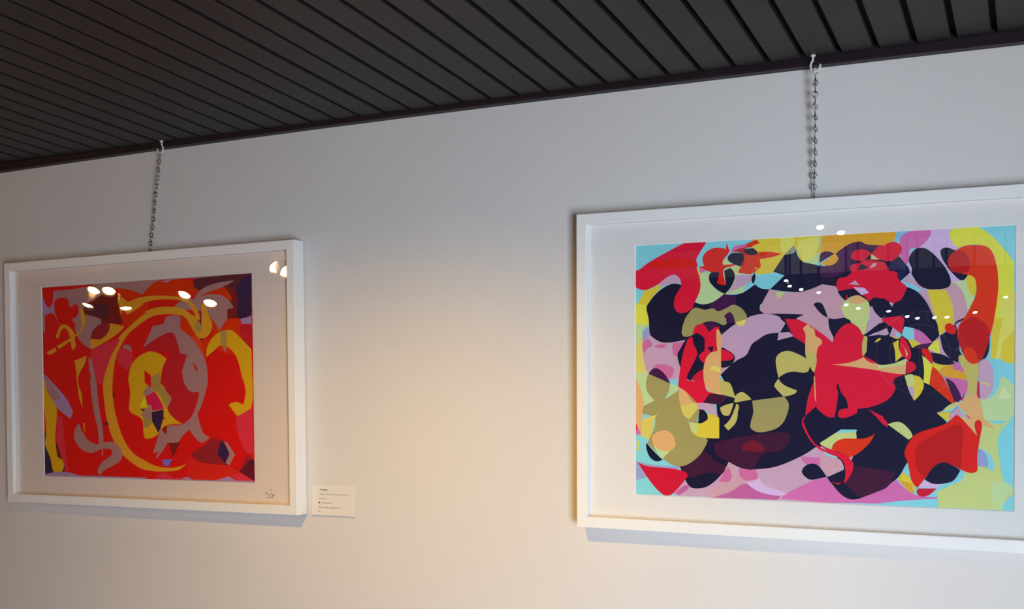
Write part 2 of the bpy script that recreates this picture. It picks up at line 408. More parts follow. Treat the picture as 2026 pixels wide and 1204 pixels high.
ART_RIGHT = """
YE 47,350! 40,353! 28,347 18,345 11,335 4,324! 0,320! 0,288! 25,287! 19,313 28,330
YG 0,320! 13,321 19,315 25,287! 24,287! 12,279! 0,288!
GC 0,288! 24,286 12,279 11,254 0,247!
TY 0,250! 12,268 12,250 18,217 23,206! 0,204!
LV 24,282! 32,268 92,262 89,253 74,235 79,215 76,194 59,194 23,206 17,217 12,240 12,268 15,278
BL 24,283! 26,272 20,264 12,259! 12,271 15,278
PK2 13,257! 21,263 27,258 29,251 21,247 15,238! 12,248
PK2 32,250! 44,254 55,251 45,247
PK2 66,255! 79,256 88,254 77,242 74,233 67,236 65,246
PK2 31,213! 36,219 49,220 65,215 68,208 61,195! 49,203
LV 40,354! 54,364 68,369 78,365 82,351! 66,355 47,350
GC 0,204! 23,206 19,192 24,172 34,159! 14,150! 12,163 0,199
CY 61,194! 76,195! 75,182! 61,169 60,187
GC 61,187! 76,183! 74,176 53,160! 59,175
TN 0,199! 9,176 13,161 14,149 11,126! 9,127! 11,97! 0,121!
YE2 11,127! 34,135! 30,109 23,92! 9,99!
CR 0,121! 4,113! 0,105!
PK 0,105! 4,112! 9,103 0,101
CY 0,98! 23,93 50,61 77,50 44,49 0,55
YE 2,89! 7,91 5,80 9,75 3,76
BL 0,60! 3,55! 44,50 79,50! 77,45! 13,28! 0,24!
LV 70,8! 81,26! 113,27 155,52 162,67! 208,55 280,80 303,93! 321,75! 321,0! 68,1!
MV 117,2! 149,29 162,60 175,41 190,27 165,12 135,1!
PK2 161,52! 167,37 161,27 145,28!
PK2 178,49! 206,48 210,32! 190,30! 181,37
PK 280,72! 321,70! 317,60 291,58
PKD 133,0! 165,11 190,25 219,12 248,7! 242,1!
PKD 70,6! 87,19! 94,15 77,1!
PK 248,3! 261,14 299,34 321,38! 310,37! 321,41! 334,24 359,7 391,18 427,40! 453,19 487,16! 487,14! 397,2! 321,0!
LM 192,26! 213,35! 223,23 257,12 238,8 210,14
CY 398,0! 421,6 487,14! 489,1! 446,1!
LM 442,384! 483,409! 523,392! 523,338! 505,316! 446,341!
LV 381,312! 415,319! 519,339! 518,155! 482,140! 400,233!
BC 419,403! 427,420! 447,420! 433,409
PK 447,420! 476,420! 474,409 459,394 446,392 442,370 432,381 431,409
LM 476,420! 504,420! 502,408 512,391 491,389 488,376 471,393 459,394 474,407
YG 506,420! 543,420! 560,408 579,386 593,366! 593,276! 564,277! 571,327 567,367 554,390 536,395 514,392 506,402 502,411
YG2 577,314! 594,323! 594,261! 576,225! 568,224! 573,271! 574,302!
YE 563,263! 564,284! 578,284! 571,246 568,224! 561,226!
YE 594,265! 583,255 578,246 576,224 594,217!
LV 442,370! 446,357 448,349 470,328 475,313 486,278! 470,317 455,336 434,343! 444,357
YE 471,330! 497,329! 506,313 510,278! 509,278! 489,260! 486,278! 486,278! 476,310
MV 498,329! 506,339 519,334 526,313 529,297! 527,287! 510,278! 508,304
GC 506,341! 519,341 529,349! 531,335 538,318! 537,308 529,295! 526,313 519,330
YE 527,349! 539,348 542,330 538,317! 529,330
GC 550,171! 571,179 577,198 594,185! 594,145! 587,133! 547,133! 547,159
CY 565,223! 594,216! 594,184! 580,198 573,196 568,174 562,167 559,165 565,191
PG2 579,184! 589,171! 585,166 572,166!
TN 517,158! 528,171 530,196 545,214 542,177 547,165 553,133! 534,134! 518,152!
PG 505,136! 534,140! 555,134 572,128 594,136! 594,1! 489,0! 486,25! 505,35 522,57 543,63 545,91 544,109
TN 525,140! 547,140! 567,121 549,125 544,110! 527,131!
CY 594,136! 582,125 572,106 575,71 581,43 594,29!
CY 594,26! 581,11 580,1! 594,0!
GC 563,42! 583,41 593,33 581,15 578,1 566,11
BL 545,91! 557,83 559,63! 544,65!
CY 549,90! 560,84 567,70 566,58! 559,61! 557,79
CY 520,57! 526,55 522,43 505,35! 508,42!
LM 465,41! 486,36! 494,35! 486,29! 460,30!
YE 436,52! 446,46! 453,33! 455,24! 429,41!
OG 429,41! 450,35! 453,20! 446,22!
CY 444,66! 448,55! 446,47! 437,53!
YE 201,420! 311,420! 308,408 308,383 301,375 282,380 272,402! 253,392! 234,365! 206,363! 201,393!
YG2 245,420! 265,420 268,409 253,392! 248,405
YG2 275,415! 308,419! 306,402 298,384 288,380! 277,392
OG 311,420! 408,420! 426,420! 419,403 400,397! 400,394! 374,399 355,397 335,385! 309,388!
CY 124,420! 191,420! 184,414 158,409 144,411 118,394 108,392!
PK 164,402! 172,411 191,414 200,418! 186,403 172,403
GC 108,380! 121,372 131,370 171,378 186,361 200,365 203,347 189,336 157,333! 135,322 120,318 105,322! 112,344 111,364
LV 172,362! 178,364 200,363! 200,355 189,347 158,335! 171,351
CY 189,347! 201,354! 203,349! 196,339 187,335!
PG 152,386! 158,392 162,385 179,378 189,366 172,367 164,377 171,379 153,381!
YE 106,381! 110,367 113,353! 114,369!
PK 111,380! 123,372! 113,369!
CY 207,362! 234,365! 253,360! 229,339! 214,342 203,349!
SL 253,393! 268,408! 271,401! 265,394 258,392
GC 282,380! 298,384! 305,393 309,391 308,379 304,375!
NV 23,323 35,337 50,348 66,354 81,351! 104,322! 119,318 136,322 154,334! 170,332 185,335 200,344 205,348! 215,341 230,339! 219,319 213,312 225,300! 192,294 150,267! 92,261! 81,259 61,256 45,257 32,264 25,272 23,296 19,314
NV 230,339! 253,360! 235,367! 253,393! 267,395 271,402! 275,389 283,380! 303,375! 319,373 335,392! 355,405 372,408 381,403 408,400! 431,381! 444,364! 446,357! 433,345! 415,311! 369,304! 334,339! 313,344! 295,337 277,333 252,335
NV 148,202! 173,224 191,234 200,251 211,259 225,267 246,269! 255,284! 322,291! 361,290! 404,280! 445,310! 470,309! 486,278! 489,260! 479,251! 467,226! 478,189! 511,161! 516,154! 486,144! 499,131! 504,117! 467,101! 459,85! 443,67 427,41 392,19 365,7 346,12 328,31 321,41! 346,52! 329,90! 303,87! 280,72 242,55 207,49 184,50 162,60! 149,38 129,20 109,14 93,19 78,50! 114,86! 123,98! 146,98! 141,154! 123,161! 158,186!
NV 248,301! 290,298! 270,282! 246,281!
NV 101,268! 129,252! 123,211! 96,192! 89,197!
NV 92,261 80,247 74,235 77,220 79,215! 92,211! 115,239!
PU 309,375! 321,373 335,391! 355,405 372,408 381,403 407,400! 387,393! 361,397! 356,367! 335,356 313,356
OG 309,376! 334,390! 338,382 330,374 320,373
PU 309,378! 309,388 313,394 322,395 332,391!
PU 130,318! 155,333! 172,330! 173,315 158,311 142,306 131,309
MR 137,90! 175,100! 258,109 250,81 219,74 202,49 181,53 163,60! 141,71
MRR 185,87! 202,96 218,88 219,78 185,79!
MR 79,50! 113,78 141,59 157,54! 151,40 129,41 97,31!
MR 365,60! 425,52! 415,30 395,19 372,12 354,28 348,37 363,52
LV 149,267! 172,284 193,294 200,297 221,300 242,296 247,291! 255,284! 245,269! 225,267 211,259 200,251 191,234 173,224 149,203! 149,214
NVL 149,245 160,242 170,235 172,228 167,219 157,214 149,214!
CR 149,244! 157,242 167,236 170,230 164,226 149,225!
MV 229,339! 253,334 277,333 296,337 313,344! 334,340! 338,329 348,317! 343,307 349,291! 332,289 323,291! 324,276 331,260! 330,251! 316,264 290,282 273,290! 273,292! 285,297! 255,299 221,300! 213,307 216,315
PG 238,334! 255,334! 244,323!
NV 299,313! 306,316 313,313 318,303 322,291! 311,298
NV 221,300! 255,299 285,297! 273,292! 254,295! 254,285! 242,296
LV 244,269! 261,270! 268,263! 242,257!
CR 0,379! 7,380 25,392 58,408 85,420! 124,420! 113,404 106,392! 109,382! 107,378! 113,358 113,342 104,322! 98,311 86,305 75,306 68,316 70,332 81,349! 78,362 68,369 54,364 40,354 25,347 13,345 0,350!
RO2 28,391! 72,396 106,392! 109,382! 66,379 25,384
RR 118,386! 118,397 127,406 141,410 157,407! 158,417! 163,403! 160,398! 152,388 152,381! 171,382 186,384! 169,379 153,373 157,348! 150,349 142,352! 146,369! 130,371 118,376 111,380! 120,381!
NV 131,369 146,369! 142,352! 150,349 157,348! 154,372! 164,376! 171,368 171,356 164,343 155,334! 141,342 129,356
NV 160,393 165,399 177,400 186,397 187,388 183,377! 172,381 162,387
RO 188,407! 193,414 206,419 208,419! 213,414! 201,410! 200,408
DR 164,400! 178,406 189,407 209,396! 211,397! 210,386! 212,375! 186,375! 181,378! 188,394 177,401
NV 186,405! 200,406 204,405 211,398! 200,395 189,399
RO 211,399! 228,399 249,395! 232,390 213,388! 215,376! 206,368! 201,366! 200,364! 179,367! 178,369 183,377 197,376 209,371!
RO 186,395! 209,395! 211,397! 213,388! 206,374! 186,376! 188,387
NV 200,359 204,366! 205,366! 206,358 203,349! 200,352
OL 104,313 121,309 135,311 144,306 158,311 170,316 184,309 192,297! 190,287 188,284 180,281 173,286! 165,304! 154,298! 158,292! 159,287 153,283 141,288 129,290 115,286 105,280 101,269 89,265 82,269 82,278 86,292 92,302
YG2 173,287! 191,292! 188,284 180,281
PU 154,298! 163,304 170,297 172,284! 172,287! 159,287 158,292!
RO2 103,279! 108,284 119,286! 109,280 103,275!
CR 103,279! 119,286! 129,272! 138,280 146,280 141,258! 129,250! 123,259! 115,265! 106,268 101,269
NV 101,268! 111,270 126,257! 125,245 110,240! 103,251
CR 92,261! 99,265 102,253 108,240 106,230 96,211 90,197 96,192! 107,194 120,212 123,179 136,172 157,166! 150,156 136,154 119,156 107,155 97,158 88,172 75,183! 79,214 84,239
CR 121,262! 145,262! 145,238! 121,239!
PU 121,286! 134,289 145,281 138,280 129,272!
CR 112,235 125,244! 131,238! 120,221! 113,228
CR 126,254! 131,249! 126,245! 123,250!
NV 126,247! 135,249! 138,244! 132,239!
CR 135,245! 139,249 143,240! 136,240
CR2 96,192! 107,205 119,211! 119,194!
MR 122,161! 129,170 137,171 156,166! 151,156 136,154! 120,156
TN 141,275! 144,277 149,268! 149,245! 149,203! 147,198 153,192 164,188 170,174 173,164! 158,168 136,172 125,179 120,192 119,211 123,228 131,238 143,241! 141,259
OL2 147,197! 153,192 164,188 170,174 173,164! 158,168 149,171! 147,183
YG2 129,212! 138,217 147,212! 148,205!
OL 23,204! 61,188! 59,175 52,162 74,175 77,181! 89,174 107,156 111,149! 112,139 107,127! 110,122! 93,124! 105,103 124,97 125,90 113,70 93,54 77,50 65,52 48,62! 21,87! 32,109! 34,129 12,137! 14,149! 34,159! 22,172 18,187
PU 23,204! 30,212 39,213 51,204 59,193 61,188!
TY 11,126! 38,136! 33,126!
TN 77,181! 89,174 97,161 107,154! 91,151 80,151! 77,162
YE2 79,151! 109,156! 111,149 94,128! 84,137
TN 29,99! 40,107 55,109 67,100 71,85! 61,75 44,76 32,84
GC 32,84! 44,76 61,75! 48,62! 38,72
LV 107,154! 114,156 137,154! 144,133! 129,138! 123,143 111,145!
YE 126,138! 137,136 146,131! 146,132! 146,98! 124,98 105,102 95,118! 110,122 124,128!
PG 95,124! 110,122! 110,105! 99,108
NV 112,145! 120,144 126,136 126,128! 127,130! 118,123 110,122! 111,132!
NV 19,88! 34,72 48,60! 36,57 25,64 19,78
CRB 3,55! 23,48 60,46 85,42 93,35! 81,20 66,4 54,0 42,6 25,24
OL2 173,168! 178,172 185,174 193,169 200,162! 174,157! 171,158!
OL2 147,148! 157,153 170,156! 164,138 158,135 151,138
OL2 175,155! 179,151 177,141! 177,136! 173,123 161,111! 154,119! 165,131
OL 201,160! 253,167! 260,157 260,146 254,129! 256,132! 241,116 214,109 200,114 198,121 202,137! 203,143
OL2 244,197! 240,216 240,229 247,237 259,240 272,236 287,228 294,217! 291,207 282,205 268,207 255,204
OL2 244,196! 252,186 273,177! 272,173 263,169 252,167! 238,182 238,187
CR 254,291! 273,290! 290,282 316,264 329,251! 337,269 349,280 361,281 370,273 378,261 375,245 377,231! 430,203! 422,191 425,180 416,165 399,155! 383,150! 368,148 368,143 355,136 342,134 338,141 342,147 354,149! 351,163 343,174 338,189! 335,182! 338,170 333,135! 321,136 308,146 304,152! 293,142 287,137! 291,164 300,190! 301,210 294,223 287,250! 267,263!
CR 400,206! 440,202! 429,198 417,191 423,184! 407,171 399,184!
TN 291,282! 295,277 301,273 303,263 311,258 313,251 307,245 304,231 301,205! 295,213 287,233 287,265 283,274 286,278
OL2 287,237! 304,231 301,205! 295,213 289,225
TN 300,199! 302,199! 304,158! 302,164!
TN 327,218! 348,219 367,224 377,229! 386,221 399,218 400,217! 419,218 431,222 441,226! 440,202! 418,204 400,208! 373,212
PG 400,217! 419,218 431,222 441,226! 440,217 400,211!
PG 351,320 366,325 379,319 385,312 386,300 383,280 379,265! 376,263! 369,275 358,283 356,287 349,291 343,307
TN 353,319! 366,325 376,321 382,315! 367,311 355,315
LV 385,288! 400,288! 405,284! 379,264! 383,278
NVL 405,282! 415,280 420,273! 415,265! 411,273 400,269! 379,263! 393,274!
LV 400,268! 412,273! 415,265! 411,262 400,263! 384,261! 393,266!
OL2 378,262! 383,259 385,246 377,230! 375,236 375,250
NV 383,258! 395,262 407,262 424,255! 421,250 424,235 425,222! 412,217 400,217! 396,220 385,232 382,238
YE 393,251! 399,257 404,257! 399,253
CR 357,384 361,393 373,396 383,393 388,388! 399,399 408,400! 413,403 423,405 431,400 434,393 428,381 419,375 400,379 401,378 378,378 365,379
CR 356,368 360,373 372,375 374,378! 407,375! 416,363! 428,357! 428,350 433,343! 442,334 440,325 433,316 423,310! 413,315 408,319! 400,319! 392,320! 385,315! 378,323 373,325! 362,335! 338,332! 335,342 339,352 350,354 359,361!
NV 383,384! 388,388! 387,380 378,380!
PG 388,388! 400,379! 388,380!
NV 368,365! 373,374! 384,367! 375,364
LV 386,366! 391,373 397,373! 393,368
LV 354,342! 364,348! 371,340! 360,342!
LM 361,338! 378,336! 385,328! 374,325! 368,331
NV 337,332! 361,336! 373,326! 358,323 349,317! 342,324
CR 351,327! 353,319! 350,318!
SLN 414,372! 428,381! 444,364! 433,345! 427,352 431,360! 415,360!
NV 388,316! 392,321! 408,318! 413,315! 420,305! 416,296 405,289! 404,288! 393,300
NV 420,305! 424,312 433,316 442,335! 457,327 470,311 480,290 486,278! 489,260! 480,251! 465,266 450,274 438,275! 438,287! 438,289 421,290 405,288! 413,294
CR 405,288! 419,290 435,290 438,282! 438,284 434,263! 420,274! 405,284!
LV 421,274! 434,263! 431,258 425,257 416,261!
CY 426,268! 434,262! 431,258 426,260!
YE 418,261! 433,257! 426,256!
CY 438,275! 452,272! 453,254 446,253 434,262!
PK 452,272! 464,266 472,258 479,250! 462,248 453,254!
YE 443,255! 453,254 462,248 470,246! 450,242!
PU 450,242! 460,247 478,249! 470,241! 464,240
NV 449,242! 464,240! 466,229 467,211 466,194! 453,199 441,202! 455,211 447,222!
CR 433,261! 441,253 447,239 448,229 446,224! 441,225! 434,231 431,243
TN 431,250! 440,240 443,233 441,228! 438,242
YE 421,250! 430,255! 430,242 435,230! 425,221! 424,238
NV 425,221! 435,229! 440,227! 431,222
CR 441,222! 450,221 455,215 454,209 442,202! 441,212
LV 480,251! 489,259! 492,247 495,237 506,223! 489,231 472,241!
YG 480,250! 487,254 489,244 489,232! 472,241!
NV 490,260! 498,265 509,275 524,284! 526,285! 527,287! 515,282! 511,278! 516,265! 518,237! 522,229! 517,226! 516,219! 506,223! 495,238 492,250
RR 497,273 499,277 505,278 511,273 513,266 510,262 504,263 499,266
NV 444,376 448,386 456,393 466,393 475,388 486,377 496,364! 503,350 505,339 500,332 486,330 471,331 459,338 448,355! 449,363!
NV 490,386 493,391 500,392 512,387 528,379 531,371 531,356 526,345 520,342 512,348 502,360 499,365! 493,375
RO 500,370 503,379 512,387 524,393 537,394 552,392 562,384 568,367 571,347 571,321 565,277! 560,257 551,232 544,219 536,217 529,222 523,232 516,253 515,266 519,278 524,285! 528,292 536,308 541,322 541,336 538,346 530,350 518,353 506,357
DR 500,370 503,379 512,387 522,386 530,376 532,366 530,354! 518,353 506,357
DR 516,265 520,277 531,285 533,288 543,285 555,276 560,262 558,243 550,227 544,220! 539,237 529,242 522,234! 517,250
NV 560,254! 559,237 554,225 545,219! 552,230
OL2 517,229 522,231! 529,222 536,217 544,219! 545,204 543,191! 541,175 529,174 529,189 523,209 517,222
LV 545,219! 555,225 563,214 566,199 564,177 555,165! 548,165 545,174 545,193!
CRP 543,191! 546,191! 547,165! 543,171
YE2 546,191! 562,187! 560,185! 546,189!
PK 496,198! 528,193! 528,175 519,169! 511,185
OG 490,210! 501,216 523,207 528,193! 495,199!
YE 479,219! 499,216 490,209 495,199! 479,214!
NV 477,235! 497,230 512,218! 501,216 489,217 480,222
RR 464,241! 473,239 479,228 479,217! 470,227 464,235
YG 464,231! 479,216! 475,186! 466,190! 467,209
RO 479,214! 494,198 511,161! 511,155! 493,171 477,185! 475,189
PU 498,196! 509,190 517,177 521,167! 517,160! 511,161! 505,177
PK 508,217! 517,218 523,209 524,204! 509,210!
CRP 518,162! 527,174! 523,163!
YE 440,200! 450,201 462,197 467,185 462,172 453,162! 446,175 439,198
LV 443,184! 452,182 453,164! 446,175
PG 440,200! 451,201 452,185 443,184!
PG 493,146! 504,156 516,160 516,155! 505,149
RO 510,161! 512,155! 511,155!
YE 486,143! 506,146! 505,132! 497,134
LV 505,144! 512,148! 516,153! 523,142! 534,134! 516,139 505,132!
RR 512,140! 520,137 544,109! 540,125 542,132 547,133 550,125 546,100 544,82 544,58! 535,54 520,59! 506,66 495,69 483,63 470,45 458,29! 450,39 445,62 444,68! 439,80 442,92 452,108! 464,115 488,123 503,130!
DR 455,89! 471,104 519,126 522,87 520,59! 506,66 495,69 483,63 469,45! 457,59
NV 469,42! 481,61 495,69 508,65 520,58! 510,42 496,37 481,36
CRB 459,28! 486,29! 474,18 463,16 457,21
PG 414,125! 426,129 436,127 447,116 451,107! 445,102! 429,114
CR 395,139! 400,139! 412,130 414,121! 406,126
CR 285,135! 288,136! 284,130! 284,126! 292,108 299,97 306,90! 321,82! 310,91! 328,84 352,74 362,63 359,47 348,31! 350,50 347,65 339,72 325,77 310,84! 321,74! 303,89! 292,102 282,123
MV 310,77! 325,73 341,69 347,59 347,53! 323,41! 314,56 310,56!
PG 310,94! 343,116! 366,116! 367,102! 338,98 328,85! 314,90
CY 335,110! 343,116! 366,116! 365,113
RO 328,84! 336,97 350,102 374,102 388,106 395,111! 386,95 370,80 356,72! 343,79
CR 328,33! 341,32 349,38! 339,29!
LV 355,72! 362,75! 359,68!
NV 282,46 286,56 297,61 308,58 320,42! 306,37 293,36
NVL 310,56! 321,41! 310,38!
CR 385,148! 407,137! 407,131! 401,132!
TN2 534,134! 526,142 532,138
"""

# ------------------------------------------------------------------ framed pictures
T, FACE, REC = .032, .0185, .015
def framed_picture(label, cx, czz, Wf, Hf, rot, off, data, pal, base, signature, board, hang):
    M3 = (Matrix.Rotation(rot[2], 3, 'Z') @ Matrix.Rotation(rot[1], 3, 'Y') @ Matrix.Rotation(rot[0], 3, 'X'))
    centre = Vector((cx, -T/2-.003, EYE+czz)); base_pt = centre + M3 @ Vector((0, T/2, -Hf/2))
    t = thing('framed_picture', label, 'picture', base_pt, rot)
    f0, yb = -T, 0.0                                     # local: back at y=0, front at y=-T, bottom at z=0
    hw = Wf/2; zc = Hf/2
    def rail(pts):                                        # mitred rail from 4 front corners
        bm = bmesh.new()
        A = [bm.verts.new((x, f0, z)) for x, z in pts]; B = [bm.verts.new((x, yb, z)) for x, z in pts]
        fs = [bm.faces.new(A), bm.faces.new(B[::-1])]
        for i in range(4): fs.append(bm.faces.new((A[i], B[i], B[(i+1) % 4], A[(i+1) % 4])))
        bmesh.ops.recalc_face_normals(bm, faces=bm.faces)
        es = [e for e in bm.edges if all(abs(v.co.y-f0) < 1e-6 for v in e.verts)]
        es = [e for e in es if not (abs(abs(e.verts[0].co.x-e.verts[1].co.x)-FACE) < 1e-5 and abs(abs(e.verts[0].co.z-e.verts[1].co.z)-FACE) < 1e-5)]
        bmesh.ops.bevel(bm, geom=es, offset=.0009, segments=2, affect='EDGES')
        return obj('frame_rail', bm, WHITE, t)
    i, F = 0, FACE
    rail([(-hw, Hf), (hw, Hf), (hw-F, Hf-F), (-hw+F, Hf-F)]); rail([(-hw, 0), (-hw+F, F), (hw-F, F), (hw, 0)])
    rail([(-hw, 0), (-hw, Hf), (-hw+F, Hf-F), (-hw+F, F)]); rail([(hw, 0), (hw-F, F), (hw-F, Hf-F), (hw, Hf)])
    iw = hw-F+.0; iz0, iz1 = F, Hf-F
    ox, oz = off[0], zc+off[1]
    # mat board with bevelled window
    ym_, yk = f0+REC, f0+REC+.0016
    ox0, ox1, oz0, oz1 = ox-PW/2, ox+PW/2, oz-PH/2, oz+PH/2
    bm = bmesh.new(); g = .0014
    O = [bm.verts.new(p) for p in ((-iw, ym_, iz0), (iw, ym_, iz0), (iw, ym_, iz1), (-iw, ym_, iz1))]
    I = [bm.verts.new(p) for p in ((ox0-g, ym_, oz0-g), (ox1+g, ym_, oz0-g), (ox1+g, ym_, oz1+g), (ox0-g, ym_, oz1+g))]
    K = [bm.verts.new(p) for p in ((ox0, yk, oz0), (ox1, yk, oz0), (ox1, yk, oz1), (ox0, yk, oz1))]
    B = [bm.verts.new(p) for p in ((-iw, yk, iz0), (iw, yk, iz0), (iw, yk, iz1), (-iw, yk, iz1))]
    for k in range(4):
        n_ = (k+1) % 4
        bm.faces.new((O[k], O[n_], I[n_], I[k])); f = bm.faces.new((I[k], I[n_], K[n_], K[k])); f.material_index = 1
        bm.faces.new((K[k], K[n_], B[n_], B[k])); bm.faces.new((B[k], B[n_], O[n_], O[k]))
    bmesh.ops.recalc_face_normals(bm, faces=bm.faces)
    mt = obj('mat_board', bm, [board, BEVEL], t)
    build_print(data, pal, base, yk-.0001, t, ox, oz)
    obj('glass_pane', bx(-iw, iw, f0+.0105, f0+.0125, iz0, iz1), GLASS, t)
    obj('backing_board', bx(-iw, iw, yk+.0004, yk+.004, iz0, iz1), BACK, t)
    # screw eye on the top rail that takes the chain
    e = hang
    obj('screw_eye', tube(bmesh.new(), [(e+math.cos(2*math.pi*k/14)*.0028, -.006, Hf+.0012+math.sin(2*math.pi*k/14)*.0024) for k in range(14)], .0007, 6, True), STEEL, t, True)
    if signature:
        sx, sz = signature
        bm = bmesh.new()
        P = lambda q: [(sx+a*.00125, ym_-.0003, sz+c*.00115) for a, c in q]
        tube(bm, P([(-9, 3), (-7, 5), (-5.5, 4.5), (-8, 2), (-4, 1), (0, .6), (3, 3.6), (4, 3), (6.5, -3.5), (4, -5), (2.5, -3), (6, .5), (11, .8)]), .00045, 5)
        tube(bm, P([(-6, -2.5), (-4, -5), (-1, -4.2), (0, -3)]), .00045, 5)
        tube(bm, P([(1.8, 10.2), (2.6, 10), (2.2, 9.6)]), .0009, 5)
        obj('signature', bm, PENCIL, mt)
    return t

R_ = math.radians
framed_picture('white framed abstract print of red and orange shapes with yellow crescents, beside the small card',
               -1.7336, .0117, .813, .5468, (R_(-.12), R_(-.29), R_(-.13)), (-.0075, .0012), ART_LEFT, PAL_LEFT, 'RD', (.329, .036), WARMLIT_MATB, .009)
framed_picture('white framed abstract print of navy, crimson, pink and yellow curves, cut by the photo edge',
               -.318, .0159, .8162, .5459, (R_(.18), R_(.45), R_(.37)), (-.0077, .001), ART_RIGHT, PAL_RIGHT, 'CY', None, MATB, -.004)

# ------------------------------------------------------------------ hooks and chains
def ceiling_hook(label, x, y, ang, mirror):
    """white cup hook screwed into the ceiling: collar, shank and open loop"""
    z = cz(y)
    t = thing('ceiling_hook', label, 'hook', (x, y, z), (0, 0, ang), 'hooks under the ceiling edge')
    pts = [(0, 0, 0), (0, 0, -.004), (-.001, 0, -.007)]
    cxx, czz_, rr = .0035, -.0165, .0095
    for k in range(15):
        a = math.radians(118 + k*(250/14))
        pts.append((cxx+math.cos(a)*rr*.8, 0, czz_+math.sin(a)*rr))
    pts = [(mirror*p[0], p[1], p[2]) for p in pts]
    obj('loop', tube(bmesh.new(), pts, .0017, 10), HOOK, t, True)
    bb = bmesh.new(); lathe(bb, [(0, .0005), (.0042, .0005), (.0042, -.0012), (.0022, -.0028), (0, -.0028)], 16)
    obj('collar', bb, HOOK, t, True)
    return Vector((x + mirror*cxx*math.cos(ang), y + mirror*cxx*math.sin(ang), z + czz_ - rr + .0015))

LINK = .0176
def link_mesh():
    """one link of twisted jack chain: an eye at the top, an eye turned 90 degrees at the bottom"""
    r, L = .0037, LINK
    pts = []
    for k in range(13):
        a = math.radians(-75 + k*27.5); pts.append((math.cos(a)*r*1.05, 0, math.sin(a)*r*1.25))
    pts = [(p[0], p[1], p[2]) for p in pts]
    low = []
    for k in range(13):
        a = math.radians(105 + k*27.5); low.append((0, math.cos(a)*r*1.05, -L + math.sin(a)*r*1.25 + .0006))
    path = pts + [(0, 0, -.0075), (0, 0, -L+.0070)] + low
    return tube(bmesh.new(), path, .0011, 6)

chain_src = []
def chain(label, top, bottom):
    top, bottom = Vector(top), Vector(bottom); d = bottom-top
    t = thing('hanging_chain', label, 'chain', top, (0, 0, 0), 'picture chains')
    n = int(round(d.length/LINK)); step = d.length/n; q = Vector((0, 0, -1)).rotation_difference(d)
    e0 = q.to_euler()
    for k in range(n):
        tw = math.radians(16)+random.uniform(-.3, .3)
        rot = (q.to_matrix() @ Matrix.Rotation(tw, 3, 'Z')).to_euler()
        loc = d.normalized()*step*k
        if not chain_src:
            o = obj('link', link_mesh(), STEEL, t, True); chain_src.append(o); o.location = loc; o.rotation_euler = rot
        else: share('link', chain_src[0], t, loc, rot)
    return t

hl = ceiling_hook('white cup hook holding the chain of the red picture', -1.668, -.032, R_(0), -1)
hr = ceiling_hook('white cup hook holding the chain of the navy and crimson picture', -.3188, -.032, R_(0), 1)
chain('slanting steel chain above the red and orange picture', (hl.x, hl.y, hl.z-.001), (-1.7246, -.009, EYE+.2885))
chain('straight steel chain above the navy and crimson picture', (hr.x, hr.y, hr.z-.001), (-.3222, -.009, EYE+.2922))

# ------------------------------------------------------------------ caption card
card = thing('caption_card', 'small white caption card with typed lines, stuck beside the red picture', 'card', (-1.3145, 0, EYE-.2617), (0, R_(-.3), 0))
bm = bmesh.new(); cw, ch = .1035, .0598; nx, nz = 8, 5; G = []
for j in range(nz+1):
    row = []
    for i in range(nx+1):
        u, v = i/nx, j/nz
        lift = .0006 + .0035*(1-v)**2 + .0006*(2*u-1)**2
        row.append(bm.verts.new((u*cw-.004*(1-v)*0, -lift, v*ch)))
    G.append(row)
for j in range(nz):
    for i in range(nx): bm.faces.new((G[j][i], G[j][i+1], G[j+1][i+1], G[j+1][i]))
ext = bmesh.ops.extrude_face_region(bm, geom=list(bm.faces))
for v in [g for g in ext['geom'] if isinstance(g, bmesh.types.BMVert)]: v.co.y += .0004
bmesh.ops.recalc_face_normals(bm, faces=bm.faces)
obj('sheet', bm, PAPER, card)
lines = [('Cerulean', .0044, .0185, .0495, .00012), ('Original Hand Illustrated Giclee Print', .0037, .0175, .0407, 0), ('By: Hamza', .0037, .0165, .0322, 0),
         ('@virtualhamza', .0037, .0215, .0235, 0), ('Email: virtualhamza@gmail.com', .0037, .0155, .0145, 0), ('\u00a395', .0037, .015, .0065, 0)]
bm = bmesh.new()
for body, size, lx, lz, bold in lines:
    me = text_mesh(body, size, bold)
    wmax = max(v.co.x for v in me.vertices)
    tgt = {'Cerulean': .0185, 'Original Hand Illustrated Giclee Print': .071, 'By: Hamza': .0175, '@virtualhamza': .0245, 'Email: virtualhamza@gmail.com': .0535}.get(body, wmax)
    b2 = bmesh.new(); b2.from_mesh(me)
    for v in b2.verts:
        xx, zz = lx+v.co.x*tgt/wmax, lz+v.co.y
        vv = zz/ch; lift = .0006 + .0035*(1-vv)**2 + .0006*(2*xx/cw-1)**2
        v.co = Vector((xx, -lift-.00015, zz))
    tmp = bpy.data.meshes.new('t'); b2.to_mesh(tmp); b2.free(); bm.from_mesh(tmp)
vv = .0247/ch; lf = .0006+.0035*(1-vv)**2+.0006*.3
box(bm, .0163, .0192, -lf-.0003, -lf-.0001, .0233, .0266)
bmesh.ops.recalc_face_normals(bm, faces=bm.faces)
obj('lettering', bm, INK, card)

